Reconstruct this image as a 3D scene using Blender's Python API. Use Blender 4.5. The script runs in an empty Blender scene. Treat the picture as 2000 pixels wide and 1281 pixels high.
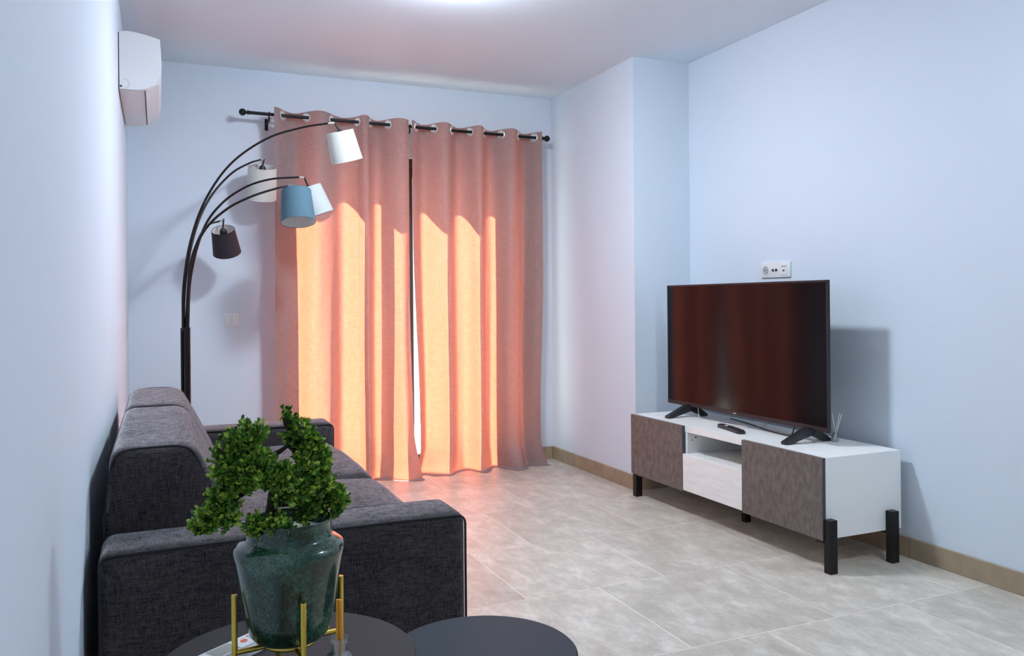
import bpy, bmesh, math, random
from mathutils import Vector, Matrix, noise
random.seed(7)
SC = bpy.context.scene
COL = SC.collection

# ------------------------------------------------------------------ camera
F, HOR, VPX, ROLL, CH = 1598.0, 587.1, 309.6, -0.009, 1.1
YAW = math.atan((1000 - VPX) / F)
RT = Vector((math.cos(YAW), -math.sin(YAW), 0)); FW = Vector((math.sin(YAW), math.cos(YAW), 0)); UP = Vector((0, 0, 1))
cr, sr = math.cos(ROLL), math.sin(ROLL)
cx_ = RT * cr + UP * sr; cy_ = UP * cr - RT * sr; cz_ = -FW
cam = bpy.data.objects.new('camera', bpy.data.cameras.new('camera'))
COL.objects.link(cam)
cam.matrix_world = Matrix(((cx_.x, cy_.x, cz_.x, 0), (cx_.y, cy_.y, cz_.y, 0), (cx_.z, cy_.z, cz_.z, CH), (0, 0, 0, 1)))
cam.data.sensor_width = 36.0; cam.data.sensor_fit = 'HORIZONTAL'
cam.data.lens = F / 2000 * 36.0
cam.data.shift_y = (HOR - 640.5) / 2000.0
cam.data.clip_start = 0.02
SC.camera = cam

def ray(u, v):
    du = (u - 1000) / F; dv = (v - 640.5) / F
    du, dv = cr * du + sr * dv, -sr * du + cr * dv
    dv -= (HOR - 640.5) / F
    return RT * du + FW - UP * dv
def at(u, v, y):                       # the point of the room at depth y seen in that direction
    r = ray(u, v); return Vector((0, 0, CH)) + r * (y / r.y)

# ------------------------------------------------------------------ world, sun, exposure
w = bpy.data.worlds.new('sky'); SC.world = w; w.use_nodes = True
bg = w.node_tree.nodes['Background']; bg.inputs[0].default_value = (0.80, 0.90, 1.0, 1); bg.inputs[1].default_value = 2.0
SUN_AZ, SUN_EL, SUN_STR = 41.0, 44.0, 44.0
sd = bpy.data.lights.new('sun', 'SUN'); sd.energy = SUN_STR; sd.angle = math.radians(0.6); sd.color = (1.0, 0.93, 0.82)
sun = bpy.data.objects.new('sun', sd); COL.objects.link(sun)
az, el = math.radians(SUN_AZ), math.radians(SUN_EL)
sun.rotation_euler = Vector((math.sin(az) * math.cos(el), math.cos(az) * math.cos(el), math.sin(el))).to_track_quat('Z', 'Y').to_euler()
LAMP_COL = (0.78, 0.885, 1.0)
LAMP1, LAMP2 = 315.0, 165.0            # radiance of the two ceiling lamps
vs = SC.view_settings
vs.view_transform = 'Standard'; vs.look = 'None'; vs.gamma = 1.0; vs.exposure = 0.0; vs.use_curve_mapping = False

# ------------------------------------------------------------------ materials
def new_mat(name):
    m = bpy.data.materials.new(name); m.use_nodes = True
    return m, m.node_tree.nodes, m.node_tree.links, m.node_tree.nodes['Principled BSDF']
def mat(name, col, rough=0.6, metal=0.0, spec=0.5, var=0.0, vscale=8.0, bump=0.0, bscale=200.0, stretch=(1, 1, 1), sheen=0.0, coat=0.0):
    m, N, L, p = new_mat(name)
    p.inputs['Base Color'].default_value = (*col, 1); p.inputs['Roughness'].default_value = rough
    p.inputs['Metallic'].default_value = metal; p.inputs['Specular IOR Level'].default_value = spec
    if sheen:
        p.inputs['Sheen Weight'].default_value = sheen; p.inputs['Sheen Roughness'].default_value = 0.4
    if coat:
        p.inputs['Coat Weight'].default_value = coat; p.inputs['Coat Roughness'].default_value = 0.08
    if var or bump:
        tc = N.new('ShaderNodeTexCoord'); mp = N.new('ShaderNodeMapping'); mp.inputs['Scale'].default_value = stretch
        L.new(tc.outputs['Object'], mp.inputs['Vector'])
    if var:
        n = N.new('ShaderNodeTexNoise'); n.inputs['Scale'].default_value = vscale; n.inputs['Detail'].default_value = 6; n.inputs['Roughness'].default_value = 0.65
        L.new(mp.outputs[0], n.inputs['Vector'])
        r = N.new('ShaderNodeValToRGB'); r.color_ramp.elements[0].position = 0.3; r.color_ramp.elements[1].position = 0.7
        r.color_ramp.elements[0].color = (*[c * (1 - var) for c in col], 1); r.color_ramp.elements[1].color = (*[min(1, c * (1 + var)) for c in col], 1)
        L.new(n.outputs['Fac'], r.inputs[0]); L.new(r.outputs[0], p.inputs['Base Color'])
    if bump:
        n2 = N.new('ShaderNodeTexNoise'); n2.inputs['Scale'].default_value = bscale; n2.inputs['Detail'].default_value = 3
        L.new(mp.outputs[0], n2.inputs['Vector'])
        b = N.new('ShaderNodeBump'); b.inputs['Strength'].default_value = bump; b.inputs['Distance'].default_value = 0.002
        L.new(n2.outputs['Fac'], b.inputs['Height']); L.new(b.outputs[0], p.inputs['Normal'])
    return m
M = {}
M['wall'] = mat('white_paint', (0.695, 0.765, 0.845), 0.85, bump=0.08, bscale=90)
M['ceiling'] = mat('ceiling_paint', (0.79, 0.885, 0.96), 0.9)
M['grout'] = mat('grout', (0.85, 0.76, 0.66), 0.9)
M['baseboard'] = mat('skirting_tile', (0.35, 0.27, 0.18), 0.5, var=0.18, vscale=9, bump=0.1, bscale=60)
M['black_metal'] = mat('black_metal', (0.006, 0.006, 0.007), 0.4, spec=0.3)
M['black_plastic'] = mat('black_plastic', (0.014, 0.014, 0.016), 0.4)
M['chrome'] = mat('chrome', (0.8, 0.8, 0.8), 0.15, 1.0)
M['eyelet'] = mat('pale_brass_eyelet', (0.92, 0.86, 0.72), 0.3, 0.8)
M['gold'] = mat('brass', (0.78, 0.55, 0.10), 0.3, 1.0)
M['white_plastic'] = mat('white_plastic', (0.80, 0.80, 0.80), 0.35)
M['grey_slot'] = mat('dark_slot', (0.03, 0.03, 0.035), 0.7)
M['soft_grey'] = mat('grey_plastic', (0.45, 0.45, 0.46), 0.5)
M['white_wood'] = mat('white_wood_grain', (0.92, 0.91, 0.87), 0.45, var=0.07, vscale=5, stretch=(14, 1.2, 14))
M['white_board'] = mat('white_board', (0.89, 0.89, 0.87), 0.4)
M['concrete_door'] = mat('grey_brown_board', (0.150, 0.122, 0.108), 0.6, var=0.40, vscale=22, stretch=(2, 2, 1.0), bump=0.1, bscale=60)
M['door_edge'] = mat('board_edge', (0.06, 0.06, 0.075), 0.5)
M['table_top'] = mat('charcoal_table_top', (0.024, 0.023, 0.025), 0.65, spec=0.25, bump=0.08, bscale=500)
M['table_top_blue'] = mat('blue_black_table_top', (0.018, 0.025, 0.036), 0.6, spec=0.25, bump=0.08, bscale=500)
M['frame'] = mat('bronze_frame', (0.05, 0.04, 0.035), 0.4)
M['balcony'] = mat('balcony_tile', (0.62, 0.60, 0.57), 0.7)
M['lining'] = mat('shade_lining', (0.75, 0.74, 0.72), 0.8)
M['shade_white'] = mat('cream_shade', (0.66, 0.66, 0.61), 0.8, bump=0.1, bscale=900)
M['shade_grey'] = mat('pale_grey_shade', (0.50, 0.53, 0.54), 0.8, bump=0.1, bscale=900)
M['shade_blue'] = mat('slate_blue_shade', (0.060, 0.125, 0.165), 0.8, bump=0.1, bscale=900)
M['shade_black'] = mat('black_shade', (0.018, 0.014, 0.022), 0.7)
M['bark'] = mat('bark', (0.035, 0.022, 0.014), 0.85, var=0.4, vscale=60, bump=0.5, bscale=120)
M['amber'] = mat('amber_reed', (0.85, 0.36, 0.03), 0.35)
M['reed_white'] = mat('white_reed', (0.80, 0.80, 0.78), 0.7)
M['red'] = mat('orange_red_button', (0.80, 0.14, 0.07), 0.5)
M['lcd'] = mat('lcd', (0.36, 0.38, 0.33), 0.3)
M['bulb'] = mat('opal_bulb', (0.8, 0.76, 0.66), 0.3)
M['soil'] = mat('pale_moss', (0.42, 0.50, 0.40), 0.9, var=0.3, vscale=80)
M['cable_white'] = mat('cream_cable', (0.70, 0.68, 0.60), 0.5)

def emission(name, col, s):
    m, N, L, p = new_mat(name)
    p.inputs['Base Color'].default_value = (0.8, 0.8, 0.8, 1)
    p.inputs['Emission Color'].default_value = (*col, 1); p.inputs['Emission Strength'].default_value = s
    return m
M['lamp1'] = emission('opal_diffuser_lit', LAMP_COL, LAMP1)
M['lamp2'] = emission('opal_diffuser_lit_dim', LAMP_COL, LAMP2)

def screen_mat():
    m, N, L, p = new_mat('tv_screen')
    p.inputs['Base Color'].default_value = (0.004, 0.003, 0.004, 1); p.inputs['Roughness'].default_value = 0.12
    p.inputs['Specular IOR Level'].default_value = 0.20
    return m
M['screen'] = screen_mat()

def glass_mat(name, tint, gloss=0.03):
    m, N, L, p = new_mat(name); out = N['Material Output']
    t = N.new('ShaderNodeBsdfTransparent'); t.inputs[0].default_value = (*tint, 1)
    g = N.new('ShaderNodeBsdfGlossy'); g.inputs['Roughness'].default_value = 0.03
    lw = N.new('ShaderNodeLayerWeight'); lw.inputs['Blend'].default_value = 0.3
    pw = N.new('ShaderNodeMath'); pw.operation = 'POWER'; pw.inputs[1].default_value = 4.0; L.new(lw.outputs['Facing'], pw.inputs[0])
    ma = N.new('ShaderNodeMath'); ma.operation = 'MULTIPLY_ADD'; ma.inputs[1].default_value = 0.6; ma.inputs[2].default_value = gloss; L.new(pw.outputs[0], ma.inputs[0])
    mx = N.new('ShaderNodeMixShader'); L.new(ma.outputs[0], mx.inputs[0]); L.new(t.outputs[0], mx.inputs[1]); L.new(g.outputs[0], mx.inputs[2])
    L.new(mx.outputs[0], out.inputs['Surface']); return m
M['pane'] = glass_mat('window_glass', (0.93, 0.95, 0.94))
M['clear_glass'] = glass_mat('clear_glass', (0.86, 0.89, 0.89), 0.22)

def tile_mat():
    m, N, L, p = new_mat('concrete_look_tile')
    tc = N.new('ShaderNodeTexCoord'); oi = N.new('ShaderNodeObjectInfo')
    ad = N.new('ShaderNodeVectorMath'); ad.operation = 'ADD'
    sc = N.new('ShaderNodeVectorMath'); sc.operation = 'SCALE'; sc.inputs['Scale'].default_value = 37.0
    cb = N.new('ShaderNodeCombineXYZ'); L.new(oi.outputs['Random'], cb.inputs[0]); L.new(oi.outputs['Random'], cb.inputs[1])
    L.new(cb.outputs[0], sc.inputs[0]); L.new(tc.outputs['Object'], ad.inputs[0]); L.new(sc.outputs[0], ad.inputs[1])
    mp = N.new('ShaderNodeMapping'); mp.inputs['Scale'].default_value = (1.4, 0.8, 1); mp.inputs['Rotation'].default_value = (0, 0, 0.5)
    L.new(ad.outputs[0], mp.inputs[0])
    n1 = N.new('ShaderNodeTexNoise'); n1.inputs['Scale'].default_value = 7.5; n1.inputs['Detail'].default_value = 9; n1.inputs['Roughness'].default_value = 0.76; n1.inputs['Distortion'].default_value = 0.1
    L.new(mp.outputs[0], n1.inputs['Vector'])
    r = N.new('ShaderNodeValToRGB'); e = r.color_ramp.elements
    e[0].position = 0.30; e[0].color = (0.40, 0.35, 0.29, 1); e[1].position = 0.70; e[1].color = (0.78, 0.72, 0.63, 1)
    e2 = r.color_ramp.elements.new(0.5); e2.color = (0.55, 0.495, 0.42, 1)
    L.new(n1.outputs['Fac'], r.inputs[0])
    hs = N.new('ShaderNodeHueSaturation'); mr = N.new('ShaderNodeMapRange'); mr.inputs['To Min'].default_value = 0.92; mr.inputs['To Max'].default_value = 1.08
    L.new(oi.outputs['Random'], mr.inputs[0]); L.new(mr.outputs[0], hs.inputs['Value']); L.new(r.outputs[0], hs.inputs['Color']); L.new(hs.outputs[0], p.inputs['Base Color'])
    p.inputs['Roughness'].default_value = 0.36
    mr2 = N.new('ShaderNodeMapRange'); mr2.inputs['To Min'].default_value = 0.26; mr2.inputs['To Max'].default_value = 0.5
    L.new(n1.outputs['Fac'], mr2.inputs[0]); L.new(mr2.outputs[0], p.inputs['Roughness'])
    b = N.new('ShaderNodeBump'); b.inputs['Strength'].default_value = 0.08; b.inputs['Distance'].default_value = 0.002; L.new(n1.outputs['Fac'], b.inputs['Height']); L.new(b.outputs[0], p.inputs['Normal'])
    return m
M['tile'] = tile_mat()

def sofa_mat():
    m, N, L, p = new_mat('charcoal_woven_fabric')
    tc = N.new('ShaderNodeTexCoord')
    def nz(scale, stretch):
        mp = N.new('ShaderNodeMapping'); mp.inputs['Scale'].default_value = stretch; L.new(tc.outputs['Object'], mp.inputs[0])
        n = N.new('ShaderNodeTexNoise'); n.inputs['Scale'].default_value = scale; n.inputs['Detail'].default_value = 4; L.new(mp.outputs[0], n.inputs['Vector']); return n
    a = nz(330, (1, 1, 0.12)); b = nz(330, (0.12, 0.12, 1)); c = nz(9, (1, 1, 1)); d = nz(330, (1, 0.12, 1))
    s = N.new('ShaderNodeMath'); s.operation = 'ADD'; L.new(a.outputs['Fac'], s.inputs[0]); L.new(b.outputs['Fac'], s.inputs[1])
    s2 = N.new('ShaderNodeMath'); s2.operation = 'ADD'; L.new(s.outputs[0], s2.inputs[0]); L.new(d.outputs['Fac'], s2.inputs[1])
    s3 = N.new('ShaderNodeMath'); s3.operation = 'MULTIPLY_ADD'; s3.inputs[1].default_value = 0.45; L.new(c.outputs['Fac'], s3.inputs[0]); L.new(s2.outputs[0], s3.inputs[2])
    mr = N.new('ShaderNodeMapRange'); mr.inputs['From Min'].default_value = 1.35; mr.inputs['From Max'].default_value = 2.1; L.new(s3.outputs[0], mr.inputs[0])
    r = N.new('ShaderNodeValToRGB'); r.color_ramp.elements[0].color = (0.009, 0.008, 0.010, 1); r.color_ramp.elements[1].color = (0.078, 0.064, 0.066, 1)
    L.new(mr.outputs[0], r.inputs[0]); L.new(r.outputs[0], p.inputs['Base Color'])
    p.inputs['Roughness'].default_value = 0.9; p.inputs['Specular IOR Level'].default_value = 0.15
    sw = N.new('ShaderNodeMapRange'); sw.inputs['From Min'].default_value = 1.35; sw.inputs['From Max'].default_value = 2.1; sw.inputs['To Min'].default_value = 0.25; sw.inputs['To Max'].default_value = 1.0
    L.new(s3.outputs[0], sw.inputs[0]); L.new(sw.outputs[0], p.inputs['Sheen Weight'])
    p.inputs['Sheen Roughness'].default_value = 0.42; p.inputs['Sheen Tint'].default_value = (1.0, 0.95, 0.97, 1)
    bp = N.new('ShaderNodeBump'); bp.inputs['Strength'].default_value = 0.25; bp.inputs['Distance'].default_value = 0.0015; L.new(s2.outputs[0], bp.inputs['Height']); L.new(bp.outputs[0], p.inputs['Normal'])
    return m
M['sofa'] = sofa_mat()
M['piping'] = mat('sofa_piping', (0.016, 0.015, 0.019), 0.8)

def curtain_mat():
    m, N, L, p = new_mat('terracotta_linen'); out = N['Material Output']
    tc = N.new('ShaderNodeTexCoord')
    mp = N.new('ShaderNodeMapping'); mp.inputs['Scale'].default_value = (1, 1, 0.12); L.new(tc.outputs['Object'], mp.inputs[0])
    n = N.new('ShaderNodeTexNoise'); n.inputs['Scale'].default_value = 170; n.inputs['Detail'].default_value = 3; L.new(mp.outputs[0], n.inputs['Vector'])
    mp2 = N.new('ShaderNodeMapping'); mp2.inputs['Scale'].default_value = (0.12, 0.12, 1); L.new(tc.outputs['Object'], mp2.inputs[0])
    n2 = N.new('ShaderNodeTexNoise'); n2.inputs['Scale'].default_value = 170; n2.inputs['Detail'].default_value = 3; L.new(mp2.outputs[0], n2.inputs['Vector'])
    s = N.new('ShaderNodeMath'); s.operation = 'ADD'; L.new(n.outputs['Fac'], s.inputs[0]); L.new(n2.outputs['Fac'], s.inputs[1])
    def ramp(c0, c1):
        r = N.new('ShaderNodeValToRGB'); r.color_ramp.elements[0].position = 0.35; r.color_ramp.elements[1].position = 0.65
        r.color_ramp.elements[0].color = (*c0, 1); r.color_ramp.elements[1].color = (*c1, 1)
        h = N.new('ShaderNodeMath'); h.operation = 'MULTIPLY'; h.inputs[1].default_value = 0.5; L.new(s.outputs[0], h.inputs[0]); L.new(h.outputs[0], r.inputs[0]); return r
    d = N.new('ShaderNodeBsdfDiffuse'); rd = ramp((0.325, 0.325, 0.33), (0.395, 0.395, 0.40)); L.new(rd.outputs[0], d.inputs['Color'])
    t = N.new('ShaderNodeBsdfTranslucent'); rt = ramp((0.60, 0.118, 0.060), (0.68, 0.155, 0.080)); L.new(rt.outputs[0], t.inputs['Color'])
    mx = N.new('ShaderNodeMixShader'); mx.inputs[0].default_value = 0.45; L.new(d.outputs[0], mx.inputs[1]); L.new(t.outputs[0], mx.inputs[2])
    L.new(mx.outputs[0], out.inputs['Surface'])
    return m
M['curtain'] = curtain_mat()

def vase_mat():
    m, N, L, p = new_mat('green_reactive_glaze')
    tc = N.new('ShaderNodeTexCoord')
    n = N.new('ShaderNodeTexNoise'); n.inputs['Scale'].default_value = 13; n.inputs['Detail'].default_value = 5; n.inputs['Roughness'].default_value = 0.6; L.new(tc.outputs['Object'], n.inputs['Vector'])
    n2 = N.new('ShaderNodeTexNoise'); n2.inputs['Scale'].default_value = 260; n2.inputs['Detail'].default_value = 5; L.new(tc.outputs['Object'], n2.inputs['Vector'])
    s = N.new('ShaderNodeMath'); s.operation = 'MULTIPLY_ADD'; s.inputs[1].default_value = 0.55; L.new(n2.outputs['Fac'], s.inputs[0]); L.new(n.outputs['Fac'], s.inputs[2])
    r = N.new('ShaderNodeValToRGB'); e = r.color_ramp.elements; e[0].position = 0.58; e[0].color = (0.014, 0.010, 0.003, 1); e[1].position = 0.98; e[1].color = (0.09, 0.16, 0.11, 1)
    k = e.new(0.74); k.color = (0.009, 0.034, 0.018, 1); k = e.new(0.86); k.color = (0.024, 0.088, 0.054, 1)
    L.new(s.outputs[0], r.inputs[0]); L.new(r.outputs[0], p.inputs['Base Color'])
    p.inputs['Roughness'].default_value = 0.16; p.inputs['Coat Weight'].default_value = 0.5; p.inputs['Coat Roughness'].default_value = 0.05
    return m
M['vase'] = vase_mat()

def leaf_mat():
    m, N, L, p = new_mat('glossy_leaf')
    g = N.new('ShaderNodeNewGeometry'); r = N.new('ShaderNodeValToRGB'); e = r.color_ramp.elements
    e[0].color = (0.03, 0.12, 0.02, 1); e[1].color = (0.80, 0.85, 0.16, 1)
    k = e.new(0.45); k.color = (0.13, 0.33, 0.04, 1); k = e.new(0.78); k.color = (0.38, 0.60, 0.08, 1)
    L.new(g.outputs['Random Per Island'], r.inputs[0]); L.new(r.outputs[0], p.inputs['Base Color'])
    p.inputs['Roughness'].default_value = 0.3
    return m
M['leaf'] = leaf_mat()

# ------------------------------------------------------------------ mesh helpers
def wpos(o):
    v = Vector((0, 0, 0))
    while o is not None:
        v += o.location; o = o.parent
    return v
def obj(name, bm, material, parent=None, loc=None, smooth=False, sangle=40):
    """One mesh object. bm is in world coordinates; the object's origin is put at loc (or at the parent)."""
    base = wpos(parent) if parent else Vector((0, 0, 0))
    o_loc = Vector(loc) - base if loc is not None else Vector((0, 0, 0))
    bmesh.ops.recalc_face_normals(bm, faces=bm.faces[:])
    bmesh.ops.translate(bm, verts=bm.verts[:], vec=-(base + o_loc))
    if smooth:
        for f in bm.faces: f.smooth = True
        lim = math.radians(sangle)
        for e in bm.edges:
            if len(e.link_faces) == 2 and e.calc_face_angle(0) > lim: e.smooth = False
    me = bpy.data.meshes.new(name); bm.to_mesh(me); bm.free()
    me.materials.append(M[material] if isinstance(material, str) else material)
    o = bpy.data.objects.new(name, me); COL.objects.link(o)
    o.parent = parent; o.location = o_loc
    return o
def tag(o, label=None, cat=None, group=None, kind=None):
    if label: o['label'] = label
    if cat: o['category'] = cat
    if group: o['group'] = group
    if kind: o['kind'] = kind
    return o
def thing(name, label, cat, loc, group=None):
    o = bpy.data.objects.new(name, None); COL.objects.link(o); o.location = loc; o.empty_display_size = 0.05
    return tag(o, label, cat, group)
def struct(name, bm, material, label=None):
    o = obj(name, bm, material); o['kind'] = 'structure'
    if label: o['label'] = label
    return o
def B(): return bmesh.new()
def box(bm, lo, hi, bev=0.0, seg=2):
    lo = Vector(lo); hi = Vector(hi)
    r = bmesh.ops.create_cube(bm, size=1.0, matrix=Matrix.Translation((lo + hi) / 2) @ Matrix.Diagonal((*(hi - lo), 1)))
    if bev:
        es = list({e for v in r['verts'] for e in v.link_edges})
        bmesh.ops.bevel(bm, geom=es, offset=bev, segments=seg, profile=0.5, affect='EDGES')
    return bm
def bx(lo, hi, bev=0.0, seg=2): return box(B(), lo, hi, bev, seg)
def frame_of(d):
    d = Vector(d).normalized(); a = Vector((0, 0, 1)) if abs(d.z) < 0.9 else Vector((1, 0, 0))
    x = d.cross(a).normalized(); y = d.cross(x).normalized(); return x, y, d
def tube(bm, pts, r, n=10, caps=True):
    """Tube along a path; r is a number or a list."""
    pts = [Vector(p) for p in pts]; rings = []
    rs = r if isinstance(r, (list, tuple)) else [r] * len(pts)
    x = None
    for i, p in enumerate(pts):
        d = (pts[min(i + 1, len(pts) - 1)] - pts[max(i - 1, 0)])
        if x is None: x, y, _ = frame_of(d)
        else:
            d.normalize(); x = (x - d * x.dot(d)).normalized(); y = d.cross(x)
        rings.append([bm.verts.new(p + (x * math.cos(2 * math.pi * k / n) + y * math.sin(2 * math.pi * k / n)) * rs[i]) for k in range(n)])
    for a, b in zip(rings, rings[1:]):
        for k in range(n): bm.faces.new((a[k], a[(k + 1) % n], b[(k + 1) % n], b[k]))
    if caps: bm.faces.new(rings[0]); bm.faces.new(rings[-1][::-1])
    return bm
def lathe(bm, prof, c, axis=(0, 0, 1), n=48, closed=False):
    """prof: list of (radius, height along axis) from point c."""
    x, y, d = frame_of(axis); c = Vector(c); rings = []
    for r, h in prof:
        if r < 1e-6: rings.append([bm.verts.new(c + d * h)])
        else: rings.append([bm.verts.new(c + d * h + (x * math.cos(2 * math.pi * k / n) + y * math.sin(2 * math.pi * k / n)) * r) for k in range(n)])
    prs = list(zip(rings, rings[1:]))
    if closed: prs.append((rings[-1], rings[0]))
    for a, b in prs:
        for k in range(n):
            k2 = (k + 1) % n
            if len(a) == 1 and len(b) == 1: continue
            if len(a) == 1: bm.faces.new((a[0], b[k2], b[k]))
            elif len(b) == 1: bm.faces.new((a[k], a[k2], b[0]))
            else: bm.faces.new((a[k], a[k2], b[k2], b[k]))
    return bm
def torus(bm, c, axis, R, r, n=24, m=8):
    return lathe(bm, [(R + r * math.cos(2 * math.pi * i / m), r * math.sin(2 * math.pi * i / m)) for i in range(m)], c, axis, n, True)
def prism(bm, poly, y0, y1, axis='y'):
    """poly: (x,z) outline extruded along y (or (x,y) along z, (y,z) along x)."""
    mk = {'y': lambda p, t: (p[0], t, p[1]), 'z': lambda p, t: (p[0], p[1], t), 'x': lambda p, t: (t, p[0], p[1])}[axis]
    a = [bm.verts.new(mk(p, y0)) for p in poly]; b = [bm.verts.new(mk(p, y1)) for p in poly]
    bm.faces.new(a); bm.faces.new(b[::-1]); n = len(poly)
    for k in range(n): bm.faces.new((a[k], a[(k + 1) % n], b[(k + 1) % n], b[k]))
    return bm
def rbox(bm, lo, hi, r, step=0.06, deform=None):
    """Soft box with rounded edges and enough mesh to be shaped by deform(p, unit)."""
    lo = Vector(lo); hi = Vector(hi); c = (lo + hi) / 2; h = (hi - lo) / 2
    def axis_pts(hh):
        inner = max(1, int(2 * (hh - r) / step)); a = [-hh, -hh + 0.3 * r, -hh + 0.62 * r]
        a += [-(hh - r) + 2 * (hh - r) * i / inner for i in range(inner + 1)]
        return a + [hh - 0.62 * r, hh - 0.3 * r, hh]
    A = [axis_pts(h[i]) for i in range(3)]; cache = {}
    def vert(p):
        k = tuple(round(q, 6) for q in p)
        if k not in cache:
            q = Vector([max(-(h[i] - r), min(h[i] - r, p[i])) for i in range(3)]); d = Vector(p) - q
            w_ = q + d.normalized() * r if d.length > 1e-9 else Vector(p)
            if deform: w_ = deform(w_ + c, Vector([w_[i] / h[i] for i in range(3)]))
            else: w_ = w_ + c
            cache[k] = bm.verts.new(w_)
        return cache[k]
    for ax in range(3):
        u, v = [i for i in range(3) if i != ax]
        for s in (-1, 1):
            for i in range(len(A[u]) - 1):
                for j in range(len(A[v]) - 1):
                    q = []
                    for (ii, jj) in ((i, j), (i + 1, j), (i + 1, j + 1), (i, j + 1)):
                        p = [0, 0, 0]; p[ax] = s * h[ax]; p[u] = A[u][ii]; p[v] = A[v][jj]; q.append(vert(p))
                    if len(set(q)) == 4: bm.faces.new(q)
    return bm
def catmull(pts, n=8):
    P = [Vector(p) for p in pts]; P = [2 * P[0] - P[1]] + P + [2 * P[-1] - P[-2]]; out = []
    for i in range(1, len(P) - 2):
        for k in range(n):
            t = k / n
            out.append(0.5 * ((2 * P[i]) + (P[i + 1] - P[i - 1]) * t + (2 * P[i - 1] - 5 * P[i] + 4 * P[i + 1] - P[i + 2]) * t * t + (3 * P[i] - P[i - 1] - 3 * P[i + 1] + P[i + 2]) * t ** 3))
    out.append(P[-2]); return out
def sstep(a, b, x):
    t = max(0.0, min(1.0, (x - a) / (b - a))); return t * t * (3 - 2 * t)

# ------------------------------------------------------------------ room shell
XL, XC, XR, YB, YA, YR, H = -0.157, 2.52, 2.908, 5.127, 4.05, -2.4, 2.5
TH = 0.16
WX0, WX1, WZ1 = 0.78, 2.34, 2.03          # the window opening in the back wall
struct('wall_left', bx((XL - 0.12, YR, 0), (XL, YB + TH, H)), 'wall', 'white painted left wall with the air conditioner')
bm = B(); box(bm, (XL, YB, 0), (WX0, YB + TH, H)); box(bm, (WX1, YB, 0), (XC, YB + TH, H)); box(bm, (WX0, YB, WZ1), (WX1, YB + TH, H))
struct('wall_back', bm, 'wall', 'white back wall around the curtained window')
struct('wall_pillar', bx((XC, YA, 0), (XR + 0.12, YB + TH, H)), 'wall', 'white wall projection beside the curtains')
struct('wall_right', bx((XR, YR, 0), (XR + 0.12, YA, H)), 'wall', 'white right wall behind the television')
struct('wall_rear', bx((XL - 0.12, YR - 0.12, 0), (XR + 0.12, YR, H)), 'wall', 'white wall behind the viewpoint')
struct('ceiling', bx((XL - 0.12, YR - 0.12, H), (XR + 0.12, YB + TH, H + 0.12)), 'ceiling', 'smooth white ceiling')
floor = struct('floor', bx((XL - 0.12, YR - 0.12, -0.12), (XR + 0.12, YB + TH, -0.0007)), 'grout', 'floor of square concrete look tiles laid in half bond')
T, G = 0.6, 0.0022
TX, TY = 1.5376, 2.7495
full = None
j = -9
for j in range(-9, 5):
    y0, y1 = TY + j * T, TY + (j + 1) * T
    off = 0.0 if (j + 1) % 2 == 0 else T / 2
    y0c, y1c = max(y0, YR), min(y1, YB)
    if y1c - y0c < 0.02: continue
    for i in range(-4, 4):
        x0 = TX + off + i * T; x1 = x0 + T
        x0c, x1c = max(x0, XL), min(x1, XR if y0c < YA - 0.05 else XC)
        if x1c - x0c < 0.01: continue
        cxy = ((x0 + x1) / 2, (y0 + y1) / 2, 0)
        whole = abs(x1c - x0c - T) < 1e-4 and abs(y1c - y0c - T) < 1e-4
        if whole and full is not None:
            o = full.copy(); COL.objects.link(o); o.location = cxy
            continue
        o = obj('tile', bx((x0c + G, y0c + G, -0.012), (x1c - G, y1c - G, 0.0), 0.0005, 1), 'tile', floor, cxy)
        if whole: full = o
def skirting(name, p0, p1, nrm, h=0.085, t=0.011):
    p0 = Vector((*p0, 0)); p1 = Vector((*p1, 0)); d = p1 - p0; L_ = d.length; d.normalize(); n = Vector((*nrm, 0))
    root = thing(name, None, None, p0); root['kind'] = 'structure'; root['label'] = 'skirting of brown grey tile strips, ' + name.split('_')[1] + ' side'
    s = 0.0; k = 0
    while s < L_ - 0.005:
        e = min(L_, s + (0.33 if k == 0 else 0.6)); a = p0 + d * (s + 0.001); b = p0 + d * (e - 0.001) + n * t
        lo = Vector((min(a.x, b.x), min(a.y, b.y), 0.0)); hi = Vector((max(a.x, b.x), max(a.y, b.y), h))
        obj('skirting_tile', bx(lo, hi, 0.0015, 1), 'baseboard', root); s = e; k += 1
skirting('baseboard_pillar', (XC, YB), (XC, YA), (-1, 0))
skirting('baseboard_alcove', (XC, YA), (XR, YA), (0, -1))
skirting('baseboard_right', (XR, YA - 0.012), (XR, YR), (-1, 0))
skirting('baseboard_back', (WX1 + 0.0, YB), (XC - 0.012, YB), (0, -1))
skirting('baseboard_corner', (XL + 0.012, YB), (WX0, YB), (0, -1))
skirting('baseboard_left', (XL, YB - 0.012), (XL, YR), (1, 0))

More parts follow.
